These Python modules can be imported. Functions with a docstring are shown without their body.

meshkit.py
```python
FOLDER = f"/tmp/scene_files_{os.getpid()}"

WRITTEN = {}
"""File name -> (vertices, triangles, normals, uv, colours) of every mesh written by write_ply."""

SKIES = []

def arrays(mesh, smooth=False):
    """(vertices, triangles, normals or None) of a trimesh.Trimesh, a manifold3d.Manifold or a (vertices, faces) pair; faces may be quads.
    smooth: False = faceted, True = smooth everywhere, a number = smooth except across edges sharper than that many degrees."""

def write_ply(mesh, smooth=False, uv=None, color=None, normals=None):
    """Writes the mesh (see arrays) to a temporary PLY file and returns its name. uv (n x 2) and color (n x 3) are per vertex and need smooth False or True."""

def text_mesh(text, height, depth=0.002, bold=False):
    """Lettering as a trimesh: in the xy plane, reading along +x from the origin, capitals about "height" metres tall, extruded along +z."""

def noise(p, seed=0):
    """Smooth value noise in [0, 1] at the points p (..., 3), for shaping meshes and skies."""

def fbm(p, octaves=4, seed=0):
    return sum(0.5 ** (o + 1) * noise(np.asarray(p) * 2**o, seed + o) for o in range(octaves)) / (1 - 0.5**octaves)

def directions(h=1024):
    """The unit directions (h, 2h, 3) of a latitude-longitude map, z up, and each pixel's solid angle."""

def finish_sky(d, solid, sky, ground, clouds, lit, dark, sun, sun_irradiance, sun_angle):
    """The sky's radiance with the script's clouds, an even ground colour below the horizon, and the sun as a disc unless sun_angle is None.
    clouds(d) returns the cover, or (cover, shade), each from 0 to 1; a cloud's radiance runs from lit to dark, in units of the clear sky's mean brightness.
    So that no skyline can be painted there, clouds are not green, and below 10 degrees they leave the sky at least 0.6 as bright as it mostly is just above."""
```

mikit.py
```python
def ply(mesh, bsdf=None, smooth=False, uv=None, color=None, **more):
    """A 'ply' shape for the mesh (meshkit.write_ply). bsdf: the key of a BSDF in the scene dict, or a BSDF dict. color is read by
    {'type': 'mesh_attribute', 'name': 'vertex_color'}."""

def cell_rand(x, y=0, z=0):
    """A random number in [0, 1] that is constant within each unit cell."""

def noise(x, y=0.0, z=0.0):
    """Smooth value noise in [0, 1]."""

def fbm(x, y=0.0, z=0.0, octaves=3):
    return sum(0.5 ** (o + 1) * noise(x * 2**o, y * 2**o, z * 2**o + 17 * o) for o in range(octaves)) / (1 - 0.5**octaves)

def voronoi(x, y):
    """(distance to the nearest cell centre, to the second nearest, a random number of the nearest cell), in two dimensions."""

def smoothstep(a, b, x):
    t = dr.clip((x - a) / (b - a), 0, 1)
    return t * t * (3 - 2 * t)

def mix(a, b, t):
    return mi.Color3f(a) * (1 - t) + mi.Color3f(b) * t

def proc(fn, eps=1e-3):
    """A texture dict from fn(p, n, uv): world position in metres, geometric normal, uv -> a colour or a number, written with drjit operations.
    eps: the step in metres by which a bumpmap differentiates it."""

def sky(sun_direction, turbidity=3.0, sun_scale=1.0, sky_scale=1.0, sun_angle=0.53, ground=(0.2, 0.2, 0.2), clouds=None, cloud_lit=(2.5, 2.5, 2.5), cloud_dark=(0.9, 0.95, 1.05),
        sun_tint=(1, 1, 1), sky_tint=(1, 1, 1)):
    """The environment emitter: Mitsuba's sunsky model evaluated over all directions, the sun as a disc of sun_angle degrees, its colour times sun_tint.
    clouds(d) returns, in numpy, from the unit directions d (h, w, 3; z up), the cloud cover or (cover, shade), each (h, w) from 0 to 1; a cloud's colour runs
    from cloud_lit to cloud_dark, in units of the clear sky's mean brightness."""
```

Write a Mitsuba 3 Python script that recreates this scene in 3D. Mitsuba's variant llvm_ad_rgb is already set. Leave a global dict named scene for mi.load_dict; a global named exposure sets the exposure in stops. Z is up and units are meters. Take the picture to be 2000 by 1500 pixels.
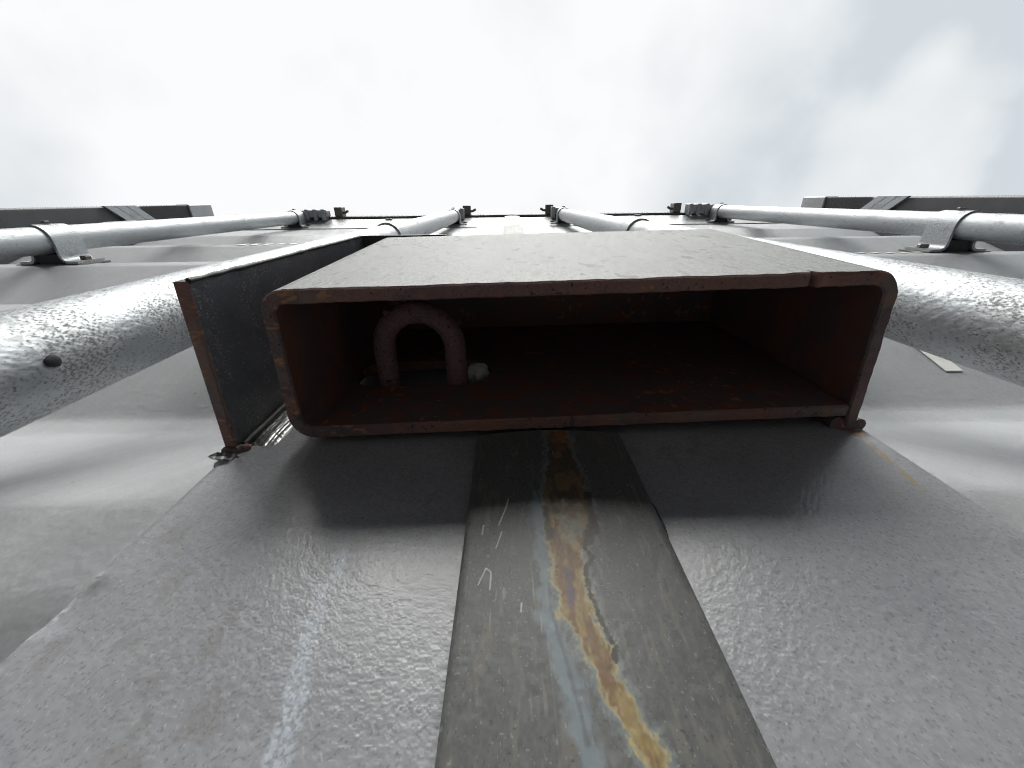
import math
import numpy as np, trimesh, drjit as dr, mitsuba as mi, mikit, meshkit
from shapely.geometry import Polygon, LineString, box as sbox
from mikit import noise, fbm, smoothstep, mix, proc, voronoi

scene, labels = {}, {}
Z0 = 0.89                      # the camera stands this high above the ground; z below is measured from it
rng = np.random.default_rng(7)

# ------------------------------------------------------------------ camera
def camera_axes(f=760.0, vp=(992.0, 388.0), tilt=0.0125):
    n = lambda v: np.array(v, float) / np.linalg.norm(v)
    ez = n([(vp[0] - 1000) / f, (750 - vp[1]) / f, -1])
    ex = n([1, tilt, 0.0]); ex = n(ex - ez * (ex @ ez)); ey = np.cross(ez, ex)
    return np.stack([ex, ey, ez])
AX = camera_axes()
M = np.eye(4); M[:3, 0] = -AX[:, 0]; M[:3, 1] = AX[:, 1]; M[:3, 2] = -AX[:, 2]; M[:3, 3] = [0, -0.088, Z0]
scene['camera'] = {'type': 'perspective', 'fov': math.degrees(2 * math.atan(1000 / 760.0)), 'fov_axis': 'x', 'near_clip': 0.005, 'far_clip': 2000.0,
                   'to_world': mi.ScalarTransform4f(M.tolist())}

# ------------------------------------------------------------------ light: bright overcast, the sun behind thin cloud
SUN = np.array([0.02, -0.70, 0.71])
def clouds(d):
    x, y, z = d[..., 0], d[..., 1], np.maximum(d[..., 2], 0.02)
    q = np.stack([x / (z + 0.25), y / (z + 0.25), np.full_like(x, 3.7)], -1)
    a = meshkit.fbm(q * 3.0, 6, 5)
    b = meshkit.fbm(q * 1.3 + 9.1, 5, 11)
    c = meshkit.fbm(q * 7.0 + 3.3, 5, 21)
    t = np.clip((q[..., 0] - 0.16) / 0.36, 0, 1)
    cover = np.ones_like(x)
    shade = np.clip(0.22 + 0.34 * t + t * 1.1 * np.clip(a - 0.47, 0, 1) * 3.0 + 1.5 * (b - 0.5) + 1.0 * (c - 0.5) + 1.0 * (a - 0.5), 0, 1)
    return cover, shade
scene['sky'] = mikit.sky(SUN, turbidity=3, sun_scale=0.24, sun_angle=50, ground=(0.12, 0.12, 0.12), sun_tint=(0.80, 0.97, 1.25), clouds=clouds, cloud_lit=(0.558, 0.561, 0.565), cloud_dark=(0.372, 0.404, 0.427), sky_scale=1.0, sky_tint=(1.35, 1.12, 0.92))
exposure = 4.25

# ------------------------------------------------------------------ helpers
def key_for(name, parent=None):
    k = name if parent is None else parent + '__' + name
    if k not in scene and k not in labels: return k
    i = 1
    while f'{k}_{i:03d}' in scene or f'{k}_{i:03d}' in labels: i += 1
    return f'{k}_{i:03d}'
def thing(name, label, cat, group=None):
    k = key_for(name); labels[k] = {'label': label, 'category': cat}
    if group: labels[k]['group'] = group
    return k
def obj(name, mesh, bsdf, parent=None, smooth=35, label=None, kind=None):
    if isinstance(mesh, list): mesh = trimesh.util.concatenate(mesh)
    m = mesh.copy(); m.apply_translation([0, 0, Z0])
    k = key_for(name, parent)
    scene[k] = mikit.ply(m, bsdf, smooth=smooth)
    if label: labels[k] = {'label': label}
    if kind: labels.setdefault(k, {})['kind'] = kind
    return k
def bx(x0, x1, y0, y1, z0, z1, r=0.0):
    """box with rounded edges along z and a slight chamfer at the ends"""
    if r <= 0:
        m = trimesh.creation.box([x1 - x0, y1 - y0, z1 - z0]); m.apply_translation([(x0 + x1) / 2, (y0 + y1) / 2, (z0 + z1) / 2]); return m
    p = np.array(sbox(x0 + r, y0 + r, x1 - r, y1 - r).buffer(r, quad_segs=4).exterior.coords[:-1])
    c = p.mean(0); s = 1 - r * 0.5 / max(1e-6, np.abs(p - c).min(0).max() + 1e-9)
    q = np.array(sbox(x0 + r, y0 + r, x1 - r, y1 - r).buffer(r * 0.6, quad_segs=4).exterior.coords[:-1])
    return loft([np.c_[q, np.full(len(q), z0)], np.c_[p, np.full(len(p), z0 + 0.4 * r)], np.c_[p, np.full(len(p), z1 - 0.4 * r)], np.c_[q, np.full(len(q), z1)]])
def loft(rings, closed=True, caps=True):
    n, k = len(rings[0]), len(rings); v = np.vstack(rings); f = []
    m = n if closed else n - 1
    for i in range(k - 1):
        for j in range(m):
            a, b = i * n + j, i * n + (j + 1) % n
            f += [[a, b, b + n], [a, b + n, a + n]]
    if caps and closed:
        for r, flip in ((0, True), (k - 1, False)):
            v = np.vstack([v, rings[r].mean(0)]); c = len(v) - 1
            for j in range(n):
                a, b = r * n + j, r * n + (j + 1) % n
                f.append([c, b, a] if flip else [c, a, b])
    m = trimesh.Trimesh(v, np.array(f), process=False)
    if closed and caps and m.volume < 0: m.invert()
    return m
def tube(path, r, n=24, caps=True):
    path = np.array(path, float); r = np.broadcast_to(r, len(path)); rings = []
    t = np.gradient(path, axis=0); t /= np.linalg.norm(t, axis=1, keepdims=True)
    u = np.cross(t[0], [0.3, 0.9, 0.2]); u /= np.linalg.norm(u)
    for i in range(len(path)):
        u = u - t[i] * (u @ t[i]); u /= np.linalg.norm(u); w = np.cross(t[i], u)
        a = np.arange(n) * 2 * np.pi / n
        rings.append(path[i] + r[i] * (np.cos(a)[:, None] * u + np.sin(a)[:, None] * w))
    return loft(rings, True, caps)
def grid(P, flip=False):
    """P (a, b, 3) -> open sheet"""
    a, b = P.shape[:2]; i = np.arange(a * b).reshape(a, b)
    q = np.stack([i[:-1, :-1], i[1:, :-1], i[1:, 1:], i[:-1, 1:]], -1).reshape(-1, 4)
    f = np.vstack([q[:, [0, 1, 2]], q[:, [0, 2, 3]]])
    if flip: f = f[:, ::-1]
    return trimesh.Trimesh(P.reshape(-1, 3), f, process=False)
def slab(P, Q):
    """closed plate between two (a, b, 3) sheets"""
    a, b = P.shape[:2]; n = a * b; i = np.arange(n).reshape(a, b)
    q = np.stack([i[:-1, :-1], i[1:, :-1], i[1:, 1:], i[:-1, 1:]], -1).reshape(-1, 4)
    rim = np.concatenate([i[0, :], i[1:, -1], i[-1, -2::-1], i[-2:0:-1, 0]])
    nx = np.roll(rim, -1)
    s = np.stack([rim, nx, nx + n, rim + n], -1)
    qq = np.vstack([q, q[:, ::-1] + n, s[:, ::-1]])
    m = trimesh.Trimesh(np.vstack([P.reshape(-1, 3), Q.reshape(-1, 3)]), np.vstack([qq[:, [0, 1, 2]], qq[:, [0, 2, 3]]]), process=False)
    if m.volume < 0: m.invert()
    return m
def prism_z(poly, z0, z1):
    m = trimesh.creation.extrude_polygon(poly, z1 - z0, engine='earcut'); m.apply_translation([0, 0, z0]); return m
def hexbolt(c, r, h, axis=(0, -1, 0)):
    a = np.arange(6) * np.pi / 3 + 0.3
    ring = lambda s, y: np.c_[c[0] + s * r * np.cos(a), np.full(6, c[1] + y), c[2] + s * r * np.sin(a)]
    return loft([ring(1, 0), ring(1, -0.8 * h), ring(0.85, -h)])

# ------------------------------------------------------------------ materials
def two(b): return {'type': 'twosided', 'bsdf': b}
def seg(px, pz, pts):
    """distance from (px, pz) to a polyline"""
    d = mi.Float(9)
    for (a, b), (c, e) in zip(pts[:-1], pts[1:]):
        ux, uz = c - a, e - b; L = ux * ux + uz * uz
        t = dr.clip(((px - a) * ux + (pz - b) * uz) / L, 0, 1)
        d = dr.minimum(d, dr.sqrt(dr.square(px - a - t * ux) + dr.square(pz - b - t * uz)))
    return d
def along(z, pts):
    """piecewise linear x(z), pts sorted by falling z"""
    x = mi.Float(pts[0][1])
    for (z1, x1), (z2, x2) in zip(pts[:-1], pts[1:]):
        t = dr.clip((z1 - z) / (z1 - z2), 0, 1); x = dr.select(z < z1, x1 + (x2 - x1) * t, x)
    return x
def n3(p, s, o=2): return fbm(p.x * s, p.y * s, p.z * s, o)

# -- semi-gloss dark grey container paint: the flat door frames
def frame_colour(p, n, uv):
    x, z = p.x, p.z - Z0
    c = mix((0.262, 0.267, 0.287), (0.325, 0.331, 0.352), n3(p, 60, 2))
    ru, rv = x * 0.83 + z * 0.56, z * 0.83 - x * 0.56
    c = c * (0.88 + 0.24 * fbm(ru * 1000, rv * 820, 4, 2))
    s = fbm(ru * 1700, p.y * 1700, rv * 1300, 2)
    c = mix(c, (0.08, 0.077, 0.078), smoothstep(0.56, 0.90, s) * 0.36)
    s2 = noise(rv * 2000 + 40, p.y * 2000, ru * 1600 + 11)
    c = mix(c, (0.50, 0.49, 0.49), smoothstep(0.82, 0.98, s2) * 0.45)
    b = smoothstep(0.60, 0.70, fbm(x * 150 + 7, z * 130, 2, 3)) * smoothstep(0.62, 0.72, noise(x * 34 + 3, z * 30))
    c = mix(c, (0.19, 0.17, 0.15), b * 0.3)
    w = fbm(x * 240, z * 240, 5, 3)
    d = seg(x, z, [(-0.0472, 0.0785), (-0.0463, 0.0637), (-0.0455, 0.0518), (-0.0432, 0.0400), (-0.0415, 0.030), (-0.038, -0.3)])
    m = smoothstep(0.0032, 0.0008, d + (w - 0.5) * 0.0052) * smoothstep(0.15, 0.72, fbm(x * 1700, z * 1300, 1, 2))
    c = mix(c, (0.56, 0.63, 0.72), m * 0.55)
    d = seg(x, z, [(0.1400, 0.1340), (0.1399, 0.1251), (0.1378, 0.1138), (0.1360, 0.1039), (0.1345, 0.099)])
    c = mix(c, (0.42, 0.27, 0.08), smoothstep(0.0011, 0.0002, d + (w - 0.5) * 0.0030) * 0.7 * smoothstep(0.2, 0.6, fbm(x * 900, z * 900, 3, 2)))
    c = mix(c, (0.24, 0.11, 0.04), smoothstep(0.0050, 0.001, dr.sqrt(dr.square(x - 0.1405) + dr.square(z - 0.1325)) + (w - 0.5) * 0.006) * 0.8)
    d = dr.abs(x + 0.1115) + dr.maximum(dr.abs(z - 0.0640) - 0.0085, 0)       # scraped bare at the dent
    c = mix(c, (0.45, 0.45, 0.46), smoothstep(0.0042, 0.0018, d + (w - 0.5) * 0.005) * smoothstep(0.3, 0.55, fbm(x * 500, z * 900, 9, 2)))
    return c
def frame_bump(p, n, uv):
    x, z = p.x, p.z - Z0
    return noise(x * 900, p.y * 900, z * 720) * 0.7 + 0.5 * noise(x * 2400, p.y * 2400, z * 2000)
scene['m_frame'] = two({'type': 'bumpmap', 'scale': 0.00008, 'texture': proc(frame_bump, eps=2e-4),
    'bsdf': {'type': 'principled', 'base_color': proc(frame_colour), 'roughness': proc(lambda p, n, uv: 0.26 + 0.14 * fbm(p.x * 55, p.z * 55, 3, 2)), 'specular': 0.95}})

# -- the corrugated panels: same paint, chalked, with rain-washed dust running down
def panel_colour(p, n, uv):
    x, z = p.x, p.z - Z0
    c = mix((0.295, 0.305, 0.318), (0.345, 0.354, 0.366), n3(p, 40, 2))
    st = fbm(x * 340, z * 26, 4, 2)
    c = mix(c, (0.42, 0.42, 0.415), smoothstep(0.45, 0.75, st) * 0.14)
    s = noise(x * 1500, p.y * 1500, z * 1100)
    c = c * (0.92 + 0.16 * s)
    c = mix(c, (0.09, 0.09, 0.09), smoothstep(0.95, 0.985, noise(x * 420, p.y * 420, z * 340)) * 0.7)
    return c
scene['m_panel'] = two({'type': 'bumpmap', 'scale': 0.00022, 'texture': proc(lambda p, n, uv: fbm(p.x * 500, p.y * 500, p.z * 420, 2), eps=4e-4),
    'bsdf': {'type': 'principled', 'base_color': proc(panel_colour), 'roughness': 0.36, 'specular': 0.7}})

# -- cover strip: dull grey-green steel with the rust run
LEFT = [(0.135, 0.0140), (0.110, 0.0125), (0.0933, 0.0096), (0.0789, 0.0087), (0.0659, 0.0092), (0.0554, 0.0099), (0.0499, 0.0124), (0.0449, 0.0146), (0.0397, 0.0164), (0.0354, 0.0181), (0.0, 0.031), (-0.1, 0.034)]
RIGHTE = [(0.135, 0.0215), (0.110, 0.0225), (0.093, 0.0236), (0.0805, 0.0220), (0.071, 0.0182), (0.0629, 0.0178), (0.0541, 0.0185), (0.0487, 0.0200), (0.0422, 0.0210), (0.0354, 0.0229), (0.0, 0.036), (-0.1, 0.037)]
def strip_colour(p, n, uv):
    x, z = p.x, p.z - Z0
    w = fbm(x * 520, z * 380, 3, 3) - 0.5; w2 = fbm(x * 1700, z * 1300, 8, 2) - 0.5
    c = mix((0.084, 0.086, 0.085), (0.116, 0.118, 0.115), fbm(x * 130, z * 22, 1, 2)) * (0.86 + 0.28 * noise(x * 2200, z * 1600, 3))
    c = mix(c, (0.17, 0.155, 0.13), smoothstep(0.60, 0.80, fbm(x * 700, z * 120, 6, 2)) * 0.5)
    c = mix(c, (0.30, 0.29, 0.26), smoothstep(0.86, 0.96, noise(x * 2300, z * 1700, 2)) * 0.5)
    c = mix(c, (0.03, 0.03, 0.03), smoothstep(0.84, 0.95, noise(x * 2100, z * 1500, 9)) * 0.6)
    l, r = along(z, LEFT) + w * 0.0030, along(z, RIGHTE) + w * 0.0034
    inside = dr.minimum(x - l, r - x)
    blue = seg(x, z, [(0.0080, 0.094), (0.0072, 0.078), (0.0080, 0.066), (0.0072, 0.056), (0.0092, 0.0465), (0.0106, 0.040), (0.0118, 0.033), (0.018, -0.05)])
    c = mix(c, (0.19, 0.235, 0.265), smoothstep(0.0030, 0.0004, blue + w * 0.0040) * 0.7)
    c = mix(c, (0.055, 0.052, 0.050), smoothstep(0.0007, 0.0, seg(x, z, [(0.0072, 0.100), (0.0096, 0.0846), (0.0083, 0.0566), (0.0106, 0.0441), (0.0122, 0.033)]) + w * 0.0008) * 0.5)
    c = mix(c, (0.20, 0.235, 0.24), smoothstep(-0.0022, -0.0002, inside + w2 * 0.0024) * 0.5)
    low = smoothstep(0.094, 0.080, z + w * 0.02)
    body = mix(mix((0.165, 0.112, 0.055), (0.085, 0.062, 0.046), smoothstep(0.4, 0.6, fbm(x * 300, z * 140, 4, 3))), mix((0.255, 0.172, 0.060), (0.150, 0.078, 0.026), smoothstep(0.36, 0.64, fbm(x * 620, z * 230, 2, 3))), low)
    body = mix(body, (0.42, 0.37, 0.19), low * smoothstep(0.0017, 0.0002, inside + w2 * 0.0012) * 0.8)
    core = seg(x, z, [(0.0118, 0.0790), (0.0124, 0.070), (0.0134, 0.063), (0.0130, 0.0575)])
    body = mix(body, (0.15, 0.075, 0.04), smoothstep(0.0020, 0.0002, core + w * 0.0030) * 0.85)
    body = mix(body, (0.085, 0.066, 0.095), smoothstep(0.0012, 0.0002, seg(x, z, [(0.0133, 0.0665), (0.0133, 0.058)]) + w * 0.0026) * 0.8)
    grey = smoothstep(0.0050, 0.002, dr.sqrt(dr.square((x - 0.0165)) + dr.square((z - 0.0830) * 0.45)) + w * 0.004)
    body = mix(body, (0.21, 0.215, 0.185), grey * low * 0.75)
    body = body * (0.80 + 0.40 * noise(x * 1900, z * 1300, 12))
    c = mix(c, body, smoothstep(-0.0006, 0.0011, inside + w2 * 0.0020) * 0.94)
    crack = seg(x, z, [(0.0236, 0.093), (0.0226, 0.0815), (0.0186, 0.0735), (0.0205, 0.0705), (0.0176, 0.0665), (0.0178, 0.060), (0.0188, 0.054), (0.0206, 0.0487), (0.0200, 0.046)])
    c = mix(c, (0.045, 0.036, 0.026), smoothstep(0.0009, 0.0002, crack + w2 * 0.0010))
    c = mix(c, (0.050, 0.042, 0.036), smoothstep(0.0020, 0.0008, seg(x, z, [(0.0232, 0.094), (0.0228, 0.082), (0.0196, 0.0745)]) + w * 0.0026) * 0.85)
    c = mix(c, (0.050, 0.040, 0.033), smoothstep(0.0014, 0.0006, seg(x, z, [(0.0100, 0.0880), (0.0098, 0.0770)]) + w * 0.0024) * 0.8)
    c = mix(c, (0.30, 0.12, 0.04), smoothstep(0.0045, 0.001, dr.sqrt(dr.square(x - 0.0185) + dr.square((z - 0.126) * 0.5)) + w * 0.005) * 0.8)
    sc = dr.minimum(seg(x, z, [(-0.0085, 0.064), (-0.0068, 0.0685), (-0.0055, 0.0672), (-0.0056, 0.0625)]), seg(x, z, [(-0.004, 0.0825), (-0.0022, 0.088), (-0.0012, 0.0925)]))
    sc = dr.minimum(sc, seg(x, z, [(-0.0085, 0.0795), (-0.0082, 0.083)])); sc = dr.minimum(sc, seg(x, z, [(0.0016, 0.0565), (0.0018, 0.0585)]))
    sc = dr.minimum(sc, seg(x, z, [(-0.0045, 0.0745), (-0.0030, 0.080)]))
    c = mix(c, (0.50, 0.50, 0.48), smoothstep(0.00030, 0.00008, sc) * 0.8)
    sv = smoothstep(0.86, 0.94, noise(x * 1700 + 5, z * 130, 1)) * smoothstep(0.60, 0.75, noise(x * 60, z * 50, 5))
    return mix(c, (0.30, 0.27, 0.22), sv * 0.5)
scene['m_strip'] = two({'type': 'bumpmap', 'scale': 0.00012, 'texture': proc(lambda p, n, uv: fbm(p.x * 600, p.z * 500, 3, 3) + 0.5 * noise(p.x * 120, p.z * 30), eps=4e-4),
    'bsdf': {'type': 'principled', 'base_color': proc(strip_colour), 'roughness': 0.46, 'specular': 0.5}})

# -- galvanised pipe and straps
def zinc_bits(p):
    w = fbm(p.x * 90, p.y * 90, p.z * 44, 2)
    f = fbm(p.x * 1700 + 3, p.y * 1700, p.z * 800, 2)
    f = dr.maximum(smoothstep(0.48, 0.74, f * 0.66 + w * 0.36), smoothstep(0.64, 0.84, fbm(p.x * 300, p.y * 300, p.z * 170, 2)) * 0.5)
    return f, smoothstep(0.35, 0.75, w)
def zinc_colour(p, n, uv):
    f, w = zinc_bits(p)
    c = mix((0.43, 0.455, 0.475), (0.54, 0.565, 0.58), w)
    c = mix(c, (0.15, 0.15, 0.15), f * 0.72)
    return mix(c, (0.12, 0.115, 0.11), smoothstep(0.86, 0.94, noise(p.x * 760, p.y * 760, p.z * 420)) * 0.7)
def zinc_rough(p, n, uv):
    f, w = zinc_bits(p); return 0.48 + 0.08 * w + 0.18 * f
scene['m_zinc'] = two({'type': 'bumpmap', 'scale': 0.00030, 'texture': proc(lambda p, n, uv: fbm(p.x * 520, p.y * 520, p.z * 330, 2), eps=3e-4),
    'bsdf': {'type': 'principled', 'base_color': proc(zinc_colour), 'roughness': proc(zinc_rough), 'metallic': 0.72, 'specular': 0.5}})

# -- bare flame-cut edges, brown with rust
def cut_colour(p, n, uv):
    x, y, z = p.x, p.y, p.z - Z0
    c = mix((0.190, 0.105, 0.090), (0.115, 0.080, 0.084), smoothstep(0.35, 0.65, n3(p, 38, 3))) * (0.75 + 0.5 * noise(x * 1700, y * 1700, z * 1700))
    c = mix(c, (0.27, 0.122, 0.078), smoothstep(0.46, 0.70, fbm(x * 110, y * 110, z * 110 + 5, 3)) * 0.6)
    c = mix(c, (0.16, 0.135, 0.115), smoothstep(0.56, 0.70, fbm(x * 90 + 8, y * 90, 7, 3)) * 0.55)
    c = mix(c, (0.42, 0.20, 0.08), smoothstep(0.62, 0.78, fbm(x * 330, y * 700, 1, 2)) * smoothstep(0.55, 0.7, noise(x * 45, 3)) * 0.6)
    return mix(c, (0.025, 0.015, 0.012), smoothstep(0.82, 0.9, noise(x * 800, y * 800, z * 800)) * 0.7)
scene['m_cut'] = two({'type': 'bumpmap', 'scale': 0.0003, 'texture': proc(lambda p, n, uv: fbm(p.x * 420, p.y * 420, p.z * 420, 3), eps=4e-4),
    'bsdf': {'type': 'principled', 'base_color': proc(cut_colour), 'roughness': 0.75, 'specular': 0.4}})
# -- lock box plates: thin pale grey primer outside, dark scaled steel inside
def box_colour(p, n, uv):
    x, z = p.x, p.z - Z0
    c = mix((0.235, 0.240, 0.240), (0.285, 0.290, 0.288), fbm(x * 60, z * 26, 3, 2)) * (0.82 + 0.36 * noise(x * 1700, z * 900, 4))
    c = mix(c, (0.115, 0.108, 0.10), smoothstep(0.60, 0.85, fbm(x * 420, z * 160, 8, 2)) * 0.35)
    c = mix(c, (0.07, 0.055, 0.05), smoothstep(0.80, 0.86, noise(x * 420, z * 240, 5)) * smoothstep(0.5, 0.6, noise(x * 40, z * 40, 7)) * 0.6)
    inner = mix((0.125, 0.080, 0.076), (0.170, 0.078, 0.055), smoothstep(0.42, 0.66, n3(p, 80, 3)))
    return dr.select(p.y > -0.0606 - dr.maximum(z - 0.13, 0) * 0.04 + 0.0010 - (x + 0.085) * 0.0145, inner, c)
scene['m_box'] = two({'type': 'bumpmap', 'scale': 0.00018, 'texture': proc(lambda p, n, uv: fbm(p.x * 400, p.y * 400, p.z * 300, 3), eps=5e-4),
    'bsdf': {'type': 'principled', 'base_color': proc(box_colour), 'roughness': 0.6, 'specular': 0.45}})
def rust_colour(p, n, uv):
    x, y, z = p.x, p.y, p.z - Z0
    c = mix((0.095, 0.072, 0.076), (0.140, 0.094, 0.090), n3(p, 90, 2))
    k = smoothstep(0.46, 0.62, fbm(x * 130, y * 130, z * 130 + 3, 3))
    c = mix(c, (0.180, 0.070, 0.042), k * 0.8)
    c = mix(c, (0.42, 0.160, 0.055), smoothstep(0.60, 0.76, fbm(x * 420 + 9, y * 330, z * 230, 3)) * smoothstep(0.40, 0.62, noise(x * 50, y * 50 + z * 50, 2)) * 0.6)
    return mix(c, (0.40, 0.38, 0.40), smoothstep(0.90, 0.96, noise(x * 1100, y * 1100, z * 800)) * 0.6)
scene['m_rust'] = two({'type': 'bumpmap', 'scale': 0.0006, 'texture': proc(lambda p, n, uv: fbm(p.x * 300, p.y * 300, p.z * 300, 3), eps=4e-4),
    'bsdf': {'type': 'principled', 'base_color': proc(rust_colour), 'roughness': 0.6, 'specular': 0.5}})
scene['m_staple'] = two({'type': 'bumpmap', 'scale': 0.0004, 'texture': proc(lambda p, n, uv: fbm(p.x * 420, p.y * 420, p.z * 420, 3), eps=4e-4),
    'bsdf': {'type': 'principled', 'base_color': proc(lambda p, n, uv: mix(mix((0.17, 0.098, 0.102), (0.13, 0.072, 0.08), n3(p, 150, 2)) * (0.7 + 0.6 * noise(p.x * 1500, p.y * 1500, p.z * 1500)), (0.03, 0.02, 0.022), smoothstep(0.74, 0.84, n3(p, 620, 2)))), 'roughness': 0.7, 'specular': 0.4}})
# -- slate blue plate with pale specks
def slate_colour(p, n, uv):
    y, z = p.y, p.z - Z0
    c = mix((0.040, 0.045, 0.056), (0.062, 0.068, 0.080), fbm(y * 140, z * 120, 2, 2))
    c = mix(c, (0.25, 0.235, 0.20), smoothstep(0.62, 0.74, fbm(y * 1900, z * 1500, 4, 2)) * smoothstep(0.35, 0.66, fbm(y * 90, z * 90, 6, 2)) * 0.45)
    return mix(c, (0.16, 0.18, 0.20), smoothstep(0.86, 0.92, noise(y * 1600, z * 1300, 2)) * 0.4)
scene['m_slate'] = two({'type': 'bumpmap', 'scale': 0.0002, 'texture': proc(lambda p, n, uv: fbm(p.x * 420, p.y * 420, p.z * 420, 3), eps=4e-4),
    'bsdf': {'type': 'principled', 'base_color': proc(slate_colour), 'roughness': 0.46, 'specular': 0.5}})
# -- bare ground steel along the weld
scene['m_ground_steel'] = two({'type': 'bumpmap', 'scale': 0.0009, 'texture': proc(lambda p, n, uv: fbm((p.x + 0.02 * noise(p.z * 60)) * 520, (p.z) * 14, 2, 3), eps=3e-4),
    'bsdf': {'type': 'principled', 'base_color': proc(lambda p, n, uv: mix((0.16, 0.16, 0.16), (0.60, 0.60, 0.59), smoothstep(0.40, 0.62, fbm(p.x * 640, p.z * 18, 5, 3)))), 'roughness': 0.34, 'metallic': 0.85}})
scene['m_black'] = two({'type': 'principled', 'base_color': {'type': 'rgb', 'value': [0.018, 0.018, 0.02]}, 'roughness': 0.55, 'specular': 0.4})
scene['m_post'] = two({'type': 'principled', 'base_color': proc(lambda p, n, uv: mix((0.060, 0.060, 0.066), (0.085, 0.085, 0.09), n3(p, 30, 3))), 'roughness': 0.46, 'specular': 0.5})
scene['m_bolt'] = two({'type': 'principled', 'base_color': proc(lambda p, n, uv: mix((0.22, 0.21, 0.20), (0.12, 0.11, 0.10), n3(p, 220, 2))), 'roughness': 0.5, 'metallic': 0.7})
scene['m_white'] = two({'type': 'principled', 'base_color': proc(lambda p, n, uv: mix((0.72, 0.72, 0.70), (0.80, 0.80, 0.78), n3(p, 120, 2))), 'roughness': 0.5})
scene['m_asphalt'] = two({'type': 'principled', 'base_color': proc(lambda p, n, uv: mix((0.048, 0.048, 0.048), (0.072, 0.072, 0.072), fbm(p.x * 40, p.y * 40, 1, 3))), 'roughness': 0.85})

# ------------------------------------------------------------------ ground
g = trimesh.creation.box([400, 400, 0.2]); g.apply_translation([0, 0, -0.1 - Z0])
obj('ground', g, 'm_asphalt', kind='structure')

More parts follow.
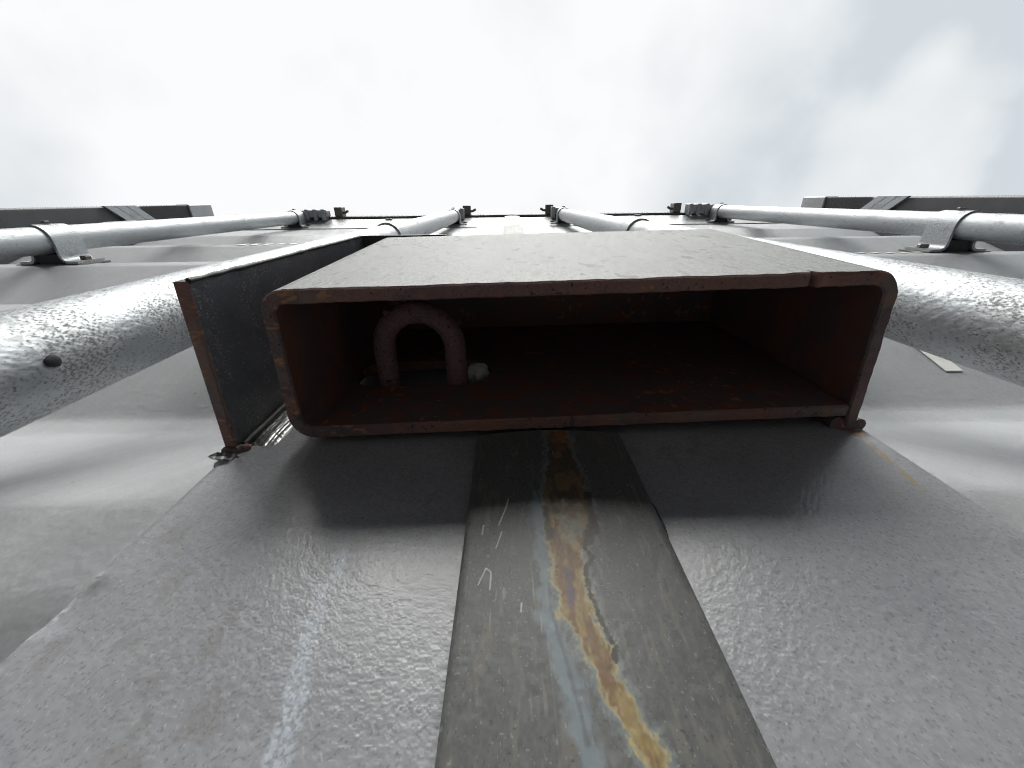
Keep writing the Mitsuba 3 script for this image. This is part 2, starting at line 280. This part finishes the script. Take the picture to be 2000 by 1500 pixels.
# ------------------------------------------------------------------ container
cont = thing('shipping_container', 'dark grey steel shipping container seen straight up its end doors', 'shipping container')
PER, EDGE, DEEP, CREST = 0.299, 0.068, 0.042, 0.004
def profile(z):
    """corrugation of the door panels: outer crest, slope in, recess, slope out"""
    t = np.mod(z - EDGE, PER)
    y = np.interp(t, [0, 0.036, 0.146, 0.164, PER], [0, 0, 1, 1, 0])
    return CREST + DEEP * np.where(z > 1.30, 0, y)
zz = np.arange(-0.72, 1.5001, 0.003)
fine = np.arange(-0.80, 1.58, 0.001)
ker = np.exp(-0.5 * (np.arange(-24, 25) / 3.0) ** 2); ker /= ker.sum()
soft = np.convolve(profile(fine), ker, 'same')
def py(z): return np.interp(z, fine, soft)
def panel_mesh(xa, xb):
    xs = np.linspace(xa, xb, 60); P = np.zeros((len(zz), len(xs), 3))
    P[..., 0] = xs; P[..., 2] = zz[:, None]
    warp = meshkit.fbm(np.stack([P[..., 0] * 5, P[..., 2] * 5, P[..., 0] * 0], -1), 3, 3) - 0.5
    P[..., 1] = py(zz)[:, None] + warp * 0.0009
    Q = P.copy(); Q[..., 1] += 0.0016
    return slab(P, Q)
FL, FR = -0.1116, 0.1482          # outer edges of the two centre frames
GAP = (0.0085, 0.0165)
def frame_mesh(x0, x1, dent=False):
    r = 0.0035; base = np.array(sbox(x0 + r, r, x1 - r, 0.05 - r).buffer(r, quad_segs=5).exterior.coords[:-1])
    # more points along the front so that it can be dented
    ring = LineString(np.vstack([base, base[:1]])); L = ring.length
    s = np.unique(np.concatenate([np.linspace(0, L, 160, endpoint=False), [ring.project(__import__('shapely').geometry.Point(q)) for q in base]]))
    pts = np.array([ring.interpolate(v).coords[0] for v in s]); pts = pts[np.r_[True, np.linalg.norm(np.diff(pts, axis=0), axis=1) > 1e-6]]
    zs = np.unique(np.concatenate([np.linspace(-0.72, 0.0, 12), np.arange(0.0, 0.16, 0.0016), np.linspace(0.16, 1.5, 24)]))
    rings = []
    for z in zs:
        p = np.c_[pts, np.full(len(pts), z)]
        if dent:
            near = np.exp(-((p[:, 0] - x0) / 0.006) ** 2)
            b = np.exp(-((z - 0.0635) / 0.0055) ** 4)
            p[:, 0] -= near * 0.0022 * b * (p[:, 1] < 0.02); p[:, 1] += near * 0.0026 * b * (p[:, 1] < 0.02)
            k = math.exp(-((z - 0.1222) / 0.0016) ** 2)
            p[:, 0] -= np.exp(-((p[:, 0] - x0) / 0.003) ** 2) * 0.0026 * k * (p[:, 1] < 0.01)
            k2 = math.exp(-((z - 0.1198) / 0.0012) ** 2)
            p[:, 1] += np.exp(-((p[:, 0] - x0) / 0.006) ** 2) * 0.0014 * k2 * (p[:, 1] < 0.01)
        rings.append(p)
    return loft(rings)
for side, (xa, xb, fx0, fx1, hx0, hx1) in enumerate(((-1.100, FL + 0.004, FL, GAP[0], -1.160, -1.090), (FR - 0.004, 1.100, GAP[1], FR, 1.090, 1.160))):
    d = obj('door', panel_mesh(xa, xb), 'm_panel', cont, smooth=True, label=('left-hand' if side == 0 else 'right-hand') + ' door with dark grey horizontal corrugations and streaks of dust')
    obj('centre_frame', frame_mesh(fx0, fx1, side == 0), 'm_frame', d, label='flat grey frame of the ' + ('left door with a pale blue stain and a scraped dent' if side == 0 else 'right door with brown spots and a thin rust trickle'))
    obj('hinge_frame', bx(hx0, hx1, 0.0, 0.05, -0.72, 1.50, 0.004), 'm_post', d)
    q0, q1 = (hx0, fx1) if side == 0 else (fx0, hx1)
    tp = np.array([[0.001, 1.503], [-0.0245, 1.588], [-0.0245, 1.596], [0.05, 1.596], [0.05, 1.503]])
    obj('top_rail', loft([np.c_[np.full(5, xx), tp] for xx in (q0 - (0.0075 if side else 0), q1)]), 'm_panel', d, smooth=False)
    obj('bottom_rail', bx(hx0, fx1, 0.001, 0.05, -0.76, -0.72, 0.004) if side == 0 else bx(fx0, hx1, 0.001, 0.05, -0.76, -0.72, 0.004), 'm_post', d)

def strip_mesh(z0l, z0r, z1, arc):
    xs = np.unique(np.r_[np.linspace(-0.0135, 0.0430, 24), -0.0132, -0.0126, 0.0421, 0.0427]); u = (xs - xs[0]) / (xs[-1] - xs[0])
    zs = np.unique(np.concatenate([np.linspace(0, 0.06, 16), np.linspace(0.06, 1, 50)]))
    P = np.zeros((len(zs), len(xs), 3)); P[..., 0] = xs
    top = z0l + (z0r - z0l) * u + arc * np.sin(np.pi * u)
    P[..., 2] = top + (z1 - top) * zs[:, None]
    y = -0.0036 - 0.0016 * np.sin(np.pi * np.clip(u, 0, 1))
    P[..., 1] = y + 0.0003 * (meshkit.fbm(np.stack([P[..., 0] * 60, P[..., 2] * 25, P[..., 0] * 0], -1), 2, 5) - 0.5)
    P[..., 1] += 0.0007 * np.clip(1 - np.minimum(u, 1 - u) * 60, 0, 1)
    ramp = np.interp(P[..., 2], [1.503, 1.588], [0, 0.0253]); P[..., 1] -= ramp
    Q = P.copy(); Q[..., 1] = -0.0002 - ramp
    return slab(P, Q)
cs = obj('cover_strip', strip_mesh(0.1300, 0.1300, -0.70, 0.001), 'm_strip', cont, label='dull grey-green steel strip over the door gap with an ochre rust run')
# chip of lifted paint on its right edge
ch = np.array([[0.0428, -0.0026, 0.0945], [0.0437, -0.0028, 0.0900], [0.0442, -0.0020, 0.0840], [0.0440, -0.0012, 0.0805], [0.0433, -0.0014, 0.0808], [0.0430, -0.0022, 0.0880]])
obj('paint_chip', loft([ch, ch + [0.0004, 0.0008, 0]]), 'm_slate', cs)
obj('cover_strip', strip_mesh(0.300, 0.300, 1.594, 0.0), 'm_strip', cont, label='upper length of steel strip between the tops of the inner locking bars')

# header, posts, body
hd = obj('header', bx(-1.05, 1.05, -0.033, 0.06, 1.600, 1.70, 0.003), 'm_post', cont)
for i, x in enumerate((-0.642, -0.157, 0.157, 0.642)):
    s = -1 if i in (0, 1) else 1
    kp = [bx(x - 0.014, x + 0.014, -0.066, -0.0331, 1.612, 1.650, 0.002)]
    kp.append(tube([[x - s * 0.008, -0.046, 1.626], [x - s * 0.022, -0.047, 1.626], [x - s * 0.034, -0.053, 1.624]], 0.0045, 8))
    obj('cam_keeper', kp, 'm_bolt', hd)
for s in (-1, 1):
    X = lambda a, b: (s * b, s * a) if s < 0 else (a, b)
    i0, i1 = (-1.222, -1.170) if s < 0 else (1.170, 1.222)
    po = obj('corner_post', [bx(i0, i1, -0.081, 0.06, -0.89, 1.375, 0.006)], 'm_post', cont,
             label='dark grey corner post at the ' + ('left' if s < 0 else 'right') + ' end with welded hinge strap')
    obj('corner_casting', bx(-1.222 if s < 0 else 1.062, -1.062 if s < 0 else 1.222, -0.020, 0.10, 1.5815, 1.70, 0.006), 'm_post', po)
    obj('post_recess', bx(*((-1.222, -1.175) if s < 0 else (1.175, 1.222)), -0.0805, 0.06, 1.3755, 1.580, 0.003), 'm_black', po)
    obj('post_head', bx(i0, i1, -0.082, -0.021, 1.5805, 1.70, 0.006), 'm_panel', po)
    # hinge strap lying slanted over the post's inner edge, welded at its sides
    hs = []
    for k in range(3):
        z0 = 1.238 + 0.0355 * k
        xx = s * 1.168
        P = np.array([[xx, -0.082, z0], [xx, -0.082, z0 + 0.032], [xx, -0.040, z0 + 0.090], [xx, -0.040, z0 + 0.056]])
        hs.append(loft([P, P + [-s * 0.010, 0, 0]]))
    hk = obj('hinge_strap', hs, 'm_zinc', po)
    obj('hinge_pin', tube([[s * 1.150, -0.030, 1.20], [s * 1.150, -0.030, 1.31]], 0.011, 16), 'm_zinc', po)
    wall_x = s * 1.2
    n = 90; zs = np.linspace(-0.75, 1.62, 2); ys = np.linspace(0.06, 6.0, n)
    P = np.zeros((2, n, 3)); P[..., 2] = zs[:, None]; P[..., 1] = ys; P[..., 0] = wall_x - s * 0.018 * np.sign(np.sin(ys * 2 * np.pi / 0.28))
    Q = P.copy(); Q[..., 0] -= s * 0.002
    obj('side_wall', slab(P, Q), 'm_post', cont, smooth=False)
obj('roof', bx(-1.19, 1.19, 0.062, 6.0, 1.63, 1.665), 'm_post', cont)
obj('sill', bx(-1.05, 1.05, -0.03, 0.06, -0.89, -0.765, 0.004), 'm_post', cont)
obj('end_wall', bx(-1.19, 1.19, 5.96, 6.0, -0.75, 1.629), 'm_post', cont)

# unseen containers added behind the camera to keep low sky off the doors
for i, (ox, zb) in enumerate(((0.0, 0.0), (0.0, 2.6), (-12.3, 0.0), (-12.3, 2.6), (12.3, 0.0), (12.3, 2.6))):
    oc = thing('shipping_container', ('upper' if zb else 'lower') + ' unseen dark container added to block low sky, in the ' + {0.0: 'stack straight across', -12.3: 'left-hand stack across', 12.3: 'right-hand stack across'}[ox] + ' the yard, facing the doors', 'shipping container', 'added unseen containers across the yard')
    n = 180; xs = ox + np.linspace(-6.05, 6.05, n); P = np.zeros((2, n, 3)); P[..., 0] = xs; P[..., 2] = np.array([0.12, 2.45])[:, None] + zb - Z0
    P[..., 1] = -6.0 + 0.018 * np.sign(np.sin(xs * 2 * np.pi / 0.28)); Q = P.copy(); Q[..., 1] -= 0.03
    obj('side_wall', slab(P, Q), 'm_post', oc, smooth=False)
    obj('frame_rail', [bx(ox - 6.05, ox + 6.05, -6.06, -5.97, zb - Z0 + 0.003, zb - Z0 + 0.12), bx(ox - 6.05, ox + 6.05, -6.06, -5.97, zb - Z0 + 2.45, zb - Z0 + 2.59), bx(ox - 6.05, ox + 6.05, -8.4, -6.061, zb - Z0 + 0.1, zb - Z0 + 2.55)], 'm_post', oc)

# white stencil strokes on the panels
def stroke(xa, xb, za, zb, n=10):
    zs = np.linspace(za, zb, n); P = np.zeros((n, 2, 3)); P[..., 2] = zs[:, None]; P[:, 0, 0] = xa; P[:, 1, 0] = xb
    w = meshkit.fbm(np.stack([P[..., 0] * 5, P[..., 2] * 5, P[..., 0] * 0], -1), 3, 3) - 0.5
    P[..., 1] = py(zs)[:, None] + w * 0.0009 - 0.0012
    Q = P.copy(); Q[..., 1] += 0.0006
    return slab(P, Q)
DR = cont + '__door_001'
STROKES = [(0.331, 0.344, 0.268, 0.345), (0.362, 0.375, 0.268, 0.345)]
for a in STROKES: obj('painted_stroke', stroke(*a), 'm_white', DR)
for k in range(5):
    obj('painted_stroke', stroke(0.600 + 0.024 * k, 0.612 + 0.024 * k, 0.69, 0.705), 'm_white', DR)
for k in range(6):
    obj('painted_stroke', stroke(-0.640 + 0.030 * k, -0.622 + 0.030 * k, 0.97, 1.010), 'm_white', cont + '__door')

# ------------------------------------------------------------------ locking bars
R = 0.021
BARS = [
    ('left outer galvanised locking bar, farther left of the two on the left', [(-0.768, -0.0345, -0.80), (-0.768, -0.0345, 1.60)], [0.705, 1.535], -1),
    ('left inner galvanised locking bar, big and mottled, passing behind the slate plate', [(-0.1985, -0.0290, -0.80), (-0.1985, -0.0290, 0.10), (-0.2000, -0.0310, 0.70), (-0.1975, -0.0320, 1.60)], [0.71, 1.545], -1),
    ('right inner galvanised locking bar, big and bright, passing behind the lock box', [(0.228, -0.0320, -0.80), (0.228, -0.0320, 0.10), (0.218, -0.0325, 0.70), (0.200, -0.0330, 1.60)], [0.71, 1.545], 1),
    ('right outer galvanised locking bar, farthest right, above the white painted strokes', [(0.768, -0.0375, -0.80), (0.768, -0.0375, 1.60)], [0.715, 1.535], 1),
]
def strap(cx, cy, z0, z1, foot=CREST, r=R + 0.0010, th=0.0042, sidelen=0.048):
    a = np.linspace(np.pi, 0, 25)
    arc = np.c_[cx + r * np.cos(a), cy - r * np.sin(a)]
    f = 0.010
    def leg(s):
        yb = foot - 0.0015 - th / 2
        t = np.linspace(0, np.pi / 2, 6)
        return np.vstack([[cx + s * (r + 0.0005), cy + 0.004], np.c_[cx + s * (r + f + 0.0005 - f * np.cos(t)), yb - f + f * np.sin(t)], [cx + s * sidelen, yb]])
    pts = np.vstack([leg(-1)[::-1], arc[1:-1], leg(1)])
    po = LineString(pts).buffer(th / 2, cap_style=2, join_style=1, quad_segs=3)
    return prism_z(po, z0, z1)
for lab, path, zb, s in BARS:
    t = thing('locking_bar', lab, 'locking bar', 'locking bars on the container doors')
    path = np.array(path); zp = np.linspace(path[0, 2], path[-1, 2], 60)
    P = np.c_[np.interp(zp, path[:, 2], path[:, 0]), np.interp(zp, path[:, 2], path[:, 1]), zp]
    obj('pipe', tube(P, R, 72), 'm_zinc', t, smooth=40)
    for k, z in enumerate(zb):
        cx, cy = np.interp(z, path[:, 2], path[:, 0]), np.interp(z, path[:, 2], path[:, 1])
        foot = CREST if k == 0 else -0.001
        foot = min(foot, py(z)) if k == 0 else foot
        b = obj('bracket', strap(cx, cy, z - 0.024, z + 0.024, foot), 'm_zinc', t, smooth=30)
        obj('liner', bx(cx - 0.020, cx + 0.020, cy + R + 0.001, foot - 0.0005, z - 0.020, z + 0.020), 'm_black', b)
        obj('backing_plate', bx(cx - 0.060, cx + 0.060, foot - 0.0012, foot + 0.002, z - 0.021, z + 0.021), 'm_bolt', b)
        for e in (-1, 1):
            obj('bolt', hexbolt((cx + e * 0.040, foot - 0.0056, z), 0.0080, 0.0065), 'm_bolt', b)
        obj('rivet', hexbolt((cx, cy - R - 0.005, z), 0.006, 0.003), 'm_bolt', b)
    cx, cy = path[-1, 0], path[-1, 1]
    obj('cam', [bx(min(cx, cx - s * (0.10 if abs(cx) > 0.5 else 0.03)), max(cx, cx - s * (0.10 if abs(cx) > 0.5 else 0.03)), cy - 0.022, cy + 0.001, 1.572, 1.604, 0.004)] +
        [bx(cx - s * 0.030 - 0.010 - s * 0.030 * k, cx - s * 0.030 + 0.004 - s * 0.030 * k, cy - 0.026, cy + 0.012, 1.566, 1.607, 0.003) for k in ((0, 1, 2) if abs(cx) > 0.5 else (0,))], 'm_zinc', t)
# round shear mark on the left inner bar
mk = 'locking_bar_001'
c = np.array([-0.1985, -0.0290]); a0 = math.radians(-11)
def patch(rad, lift, n=18):
    out = []
    for k in range(n):
        q = 2 * math.pi * k / n; u, w = rad * math.cos(q) * (1 + 0.12 * math.sin(3 * q)), rad * 1.15 * math.sin(q)
        ang = a0 + u / R; out.append([c[0] + (R + lift) * math.cos(ang), c[1] + (R + lift) * math.sin(ang), 0.142 + w])
    return np.array(out)
obj('rivet_stub', loft([patch(0.0024, -0.001), patch(0.0024, 0.0005), patch(0.0015, 0.0009)]), 'm_black', mk, label='small dark round stub on the bar')

# ------------------------------------------------------------------ lock box
lb = thing('lock_box', 'open-bottomed rectangular steel lock box with rusty brown rim, welded over the door gap', 'lock box')
TH = 0.0050
def frontz(x): return 0.1300 + (0.1356 - 0.1300) * (x + 0.085) / 0.225
def corner(pa, pc, pb, r, n=9):
    """arc that rounds the corner pc between pa and pb"""
    pa, pc, pb = map(np.array, (pa, pc, pb)); u = (pa - pc) / np.linalg.norm(pa - pc); v = (pb - pc) / np.linalg.norm(pb - pc)
    th = math.acos(u @ v); d = r / math.tan(th / 2); m = (u + v) / np.linalg.norm(u + v); ce = pc + m * r / math.sin(th / 2)
    p0, p1 = pc + u * d, pc + v * d
    a0_, a1_ = math.atan2(*(p0 - ce)[::-1]), math.atan2(*(p1 - ce)[::-1])
    da = (a1_ - a0_ + math.pi) % (2 * math.pi) - math.pi
    return np.array([ce + r * np.array([math.cos(a0_ + da * t), math.sin(a0_ + da * t)]) for t in np.linspace(0, 1, n)])
h = TH / 2
foot, tr, tl, bl, br = (0.1398, 0.0010), (0.1335, -0.0620), (-0.0820, -0.0590), (-0.0836, -0.0058), (0.1355, -0.0092)
arc_tr, arc_tl, arc_bl = corner(foot, tr, tl, 0.0075), corner(tr, tl, bl, 0.0065), corner(tl, bl, br, 0.0065)
def lin(a, b, n): return np.linspace(a, b, n)[:, :]
SEGS = {
    'right': np.vstack([lin(foot, arc_tr[0], 40)[:-1], arc_tr]),
    'outer': lin(arc_tr[-1], arc_tl[0], 420),
    'left': np.vstack([arc_tl[:-1], lin(arc_tl[-1], arc_bl[0], 36)[:-1], arc_bl]),
    'back': lin(arc_bl[-1], br, 400),
}
def plate(cl, zend, th=TH, seed=0, rough=0.0009, notch=()):
    """bent plate along centre line cl (n, 2); returns (body, front cut edge)"""
    t = np.gradient(cl, axis=0); t /= np.linalg.norm(t, axis=1, keepdims=True); nn = np.c_[-t[:, 1], t[:, 0]]
    s = np.r_[0, np.cumsum(np.linalg.norm(np.diff(cl, axis=0), axis=1))]
    e1 = meshkit.fbm(np.c_[s * 260, s * 0 + seed, s * 0], 3, seed) - 0.5
    e2 = meshkit.fbm(np.c_[s * 210, s * 0 + seed, s * 0 + 5], 3, seed + 9) - 0.5
    zf = frontz(cl[:, 0])
    for s0, wd, dp in notch: zf = zf + dp * np.exp(-((s - s0) / wd) ** 2)
    def row(off, dz, jit=None):
        o = off + (jit if jit is not None else 0)
        x = cl + nn * np.reshape(o, (-1, 1)) if np.ndim(o) else cl + nn * o
        z = zf + dz if dz < 0.05 else np.full(len(s), dz)
        lean = 0.038 * (z - zf) * np.clip(-cl[:, 1] / 0.06, 0, 1)
        return np.c_[x[:, 0], x[:, 1] - lean, z]
    k = np.linspace(0, 1, 7)[1:-1]
    B = [row(-th / 2, zend)] + [np.array(row(-th / 2, 0.0008) * q + row(-th / 2, zend) * (1 - q)) for q in k] + [row(-th / 2, 0.0008, e1 * rough * 0.6)]
    Fc = [row(-th / 2, 0.0008, e1 * rough * 0.6), row(-th / 2 + 0.0006, 0.0, e1 * rough)] + [row(-th / 2 * (1 - 2 * q), 0.0) + np.c_[s * 0, s * 0, 0.0004 * (meshkit.fbm(np.c_[s * 300, s * 0 + q * 4, s * 0], 3, seed + 3) - 0.5)] for q in (0.33, 0.5, 0.67)] + [row(th / 2 - 0.0006, 0.0, e2 * rough), row(th / 2, 0.0008, e2 * rough * 0.6)]
    I = [row(th / 2, 0.0008, e2 * rough * 0.6)] + [np.array(row(th / 2, 0.0008) * (1 - q) + row(th / 2, zend) * q) for q in k] + [row(th / 2, zend)]
    body = trimesh.util.concatenate([grid(np.array(B)), grid(np.array(I)), grid(np.array([I[-1], B[0]]))])
    caps = [grid(np.array([[r[e] for r in (B[0], B[-1])], [r[e] for r in (I[-1], I[0])]])) for e in (0, -1)]
    caps += [trimesh.Trimesh(np.array([r[e] for r in Fc]), [[0, i, i + 1] for i in range(1, len(Fc) - 1)], process=False) for e in (0, -1)]
    return trimesh.util.concatenate([body] + caps), grid(np.array(Fc))
ZE = 0.264
for nm, part, sd in (('outer', 'outer_plate', 1), ('left', 'side_wall', 2), ('right', 'side_wall', 3)):
    notch = [(0.0222, 0.0007, 0.0040), (0.0195, 0.0012, -0.0006)] if nm == 'outer' else []
    body, edge = plate(SEGS[nm], ZE, seed=sd, notch=notch)
    k = obj(part, body, 'm_box', lb, label={'outer': 'pale grey outer plate of the box', 'left': 'left wall, dark and rusty inside', 'right': 'right wall reaching down to the door frame'}[nm])
    obj('cut_edge', edge, 'm_cut', k, label='rough brown flame-cut rim')
# back plate with the slot for the staple: strips around a slot
cl = SEGS['back']
sx0, sx1, sz0, sz1 = -0.0775, -0.0098, 0.1660, 0.1960
def bpy(x): return np.interp(x, [bl[0], br[0]], [bl[1], br[1]])
slot = LineString([(sx0 + 0.0145, (sz0 + sz1) / 2), (sx1 - 0.0145, (sz0 + sz1) / 2)]).buffer((sz1 - sz0) / 2, quad_segs=8)
outline = Polygon([(cl[0, 0], frontz(cl[0, 0]) + 0.0008), (cl[-1, 0], frontz(cl[-1, 0]) + 0.0008), (cl[-1, 0], 0.2555), (cl[0, 0], 0.2555)])
m = trimesh.creation.extrude_polygon(outline.difference(slot), TH, engine='earcut')
v = m.vertices.copy(); m.vertices = np.c_[v[:, 0], bpy(v[:, 0]) - h + (TH - v[:, 2]), v[:, 1]]
m.fix_normals()
bk = obj('back_plate', m, 'm_rust', lb, smooth=20, label='rusty red back plate with a slot for the staple')
_, edge = plate(cl, ZE, seed=5, notch=[(0.1010, 0.0005, 0.0022)])
obj('cut_edge', edge, 'm_cut', bk, label='rough purple-brown cut edge along the bottom')
# closing plate inside the top end
zc = ZE - 0.004
obj('end_plate', prism_z(Polygon([(-0.0812, -0.0622), (0.1325, -0.0654), (0.1375, -0.0060), (-0.0825, -0.0030)]), zc - 0.004, zc), 'm_rust', lb)
# weld beads: right foot and the rear edge
def bead(path, r, seed, n=40):
    path = np.array(path, float); s = np.linspace(0, 1, n); L = np.r_[0, np.cumsum(np.linalg.norm(np.diff(path, axis=0), axis=1))]; L /= L[-1]
    P = np.c_[[np.interp(s, L, path[:, i]) for i in range(3)]].T
    P = P + 0.25 * r * (np.c_[[meshkit.noise(np.c_[s * 30, s * 0 + i, s * 0], seed) for i in range(3)]].T - 0.5)
    return tube(P, r * (0.8 + 0.5 * meshkit.noise(np.c_[s * 26, s * 0, s * 0 + 3], seed + 4)), 12)
obj('weld_or_light_bead', bead([(0.1445, -0.0016, 0.1372), (0.1447, -0.0016, 0.262)], 0.0024, 3), 'm_cut', lb, label='rusty weld bead at the right foot')
obj('weld_or_light_bead', bead([(0.1362, -0.0020, 0.1370), (0.1352, -0.0025, 0.160)], 0.0030, 8), 'm_rust', lb)

# ------------------------------------------------------------------ staple inside the box
st = thing('staple', 'purple-brown U-shaped steel staple standing in the slot inside the lock box', 'staple')
ang = np.linspace(0, np.pi, 24); rr = 0.0164
P = np.vstack([[[-0.0255, 0.000, 0.1705]], [[-0.0255, y, 0.1705] for y in np.linspace(-0.004, -0.0255, 8)],
               np.c_[-0.0419 + rr * np.cos(ang), -0.0260 - 0.0168 * np.sin(ang), np.full(24, 0.1708)], [[-0.0583, y, 0.1710] for y in np.linspace(-0.0255, -0.004, 8)], [[-0.0583, 0.000, 0.1710]]])
m = tube(np.c_[[np.interp(np.linspace(0, 1, 110), np.linspace(0, 1, len(P)), P[:, i]) for i in range(3)]].T, 0.0049, 28); v = m.vertices
v = v + m.vertex_normals * (0.0007 * (meshkit.fbm(v * 420, 3, 4) - 0.5))[:, None]; m.vertices = v
sb = obj('bow', m, 'm_staple', st, smooth=50)
nub = trimesh.creation.icosphere(2, 0.0014); nub.vertices *= (1 + 0.25 * (meshkit.noise(nub.vertices * 900, 3) - 0.5))[:, None]; nub.apply_translation([-0.0545, -0.0432, 0.1690])
obj('weld_spatter', nub, 'm_staple', sb)
zp = []
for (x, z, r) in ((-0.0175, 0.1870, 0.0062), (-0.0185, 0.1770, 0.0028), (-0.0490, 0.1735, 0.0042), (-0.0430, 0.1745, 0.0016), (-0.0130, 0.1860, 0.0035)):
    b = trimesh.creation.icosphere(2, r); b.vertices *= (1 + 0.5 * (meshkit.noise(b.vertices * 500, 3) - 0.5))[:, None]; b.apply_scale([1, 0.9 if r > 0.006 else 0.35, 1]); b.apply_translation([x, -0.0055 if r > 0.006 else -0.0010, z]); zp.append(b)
wb = [obj('weld_or_light_bead', b, 'm_white' if i < 3 else 'm_zinc', st, label='white lump added for the light leaking through the slot' if i == 0 else None) for i, b in enumerate(zp)]  # largest white lump is added to hint at light leaking through the slot

# ------------------------------------------------------------------ slate plate (angle) left of the box
sp = thing('steel_angle', 'slate blue steel angle plate standing left of the lock box and folded round behind it', 'angle plate')
TF = 0.0043
def finrow(y, z): return z
ys, zs = np.linspace(0.0, -0.0650, 40), np.linspace(0.1275, 0.296, 60)
def finx(y): return -0.1113 + (-0.0651 - y) * -0.0 + (0.0040) * (-y / 0.065)
P = np.zeros((40, 60, 3)); P[..., 0] = finx(ys)[:, None]; P[..., 1] = ys[:, None]; P[..., 2] = zs
P[-1, :, 1] += 0.0011 * (meshkit.fbm(np.c_[zs * 400, zs * 0, zs * 0], 3, 6) - 0.5)
Q = P.copy(); Q[..., 0] += TF
fp = obj('side_plate', slab(P, Q), 'm_slate', sp, smooth=30, label='dark slate face with pale specks')
# front cut edge and burr
yy = np.linspace(0.0004, -0.0652, 50); e = meshkit.fbm(np.c_[yy * 500, yy * 0, yy * 0], 3, 12) - 0.5
F0 = np.c_[finx(yy) - 0.0001, yy, np.full(50, 0.1275)]; F1 = np.c_[finx(yy) + TF + 0.0001 + e * 0.0005, yy, np.full(50, 0.1275)]
E = np.array([F0, F0 + [0.0004, 0, -0.0008], (F0 + F1) / 2 + [0, 0, -0.0008], F1 + [-0.0006, 0, -0.0008], F1 + [0.0002, 0, 0.0000], F1 + [-0.0004, 0, 0.0008]])
obj('cut_edge', grid(E), 'm_cut', fp, label='purple-brown cut edge facing down')
obj('end_plate', bx(-0.1070, -0.0440, -0.0655, -0.0005, 0.2935, 0.2975, 0.0006), 'm_slate', sp, label='short plate closing off behind the lock box')
obj('burr', bead([(finx(-0.0653) + TF, -0.0653, 0.128), (finx(-0.0653) + TF, -0.0653, 0.20), (finx(-0.0653) + TF, -0.0653, 0.292)], 0.00075, 21, 260), 'm_black', fp)
obj('weld_or_light_bead', bead([(-0.1112, -0.0008, 0.1266), (-0.1085, -0.0006, 0.1262), (-0.1045, -0.0000, 0.1290)], 0.0017, 31), 'm_rust', sp, label='rusty weld at the foot of the plate')
obj('weld_or_light_bead', bead([(-0.1062, -0.0010, 0.1300), (-0.1062, -0.0012, 0.200), (-0.1062, -0.0010, 0.292)], 0.0014, 33, 90), 'm_black', sp)
# ground-down streaks beside it: scored ridges of bare steel
xs = np.linspace(-0.1058, -0.0930, 60); zs = np.linspace(0, 1, 40)
P = np.zeros((40, 60, 3)); P[..., 0] = xs
u = (xs - xs[0]) / (xs[-1] - xs[0])
P[..., 2] = 0.1265 - 0.002 * u + 0.0012 * (meshkit.noise(np.c_[xs * 900, xs * 0, xs * 0], 2) - 0.5) + (0.150 + 0.0 * u) * zs[:, None]
prof = meshkit.fbm(np.c_[xs * 750, xs * 0, xs * 0], 3, 17)
edge = np.clip(np.minimum(u, 1 - u) * 8, 0, 1) * np.clip(np.minimum(zs, 1 - zs) * 12, 0, 1)[:, None]
P[..., 1] = 0.0006 - edge * (0.0008 + 0.0011 * prof)
obj('ground_weld', grid(P), 'm_ground_steel', sp, smooth=True, label='bare shiny grinding marks beside the plate')
# torn nick of metal at the frame edge
nk = np.array([[-0.1152, -0.0012, 0.1224], [-0.1120, -0.0022, 0.1236], [-0.1060, -0.0010, 0.1242], [-0.1030, 0.0004, 0.1225], [-0.1070, -0.0006, 0.1210], [-0.1115, -0.0008, 0.1215]])
obj('torn_edge', loft([nk, nk + [0.0006, 0.0014, 0.0002]]), 'm_ground_steel', sp, smooth=20, label='torn sliver of bright metal at the frame edge')
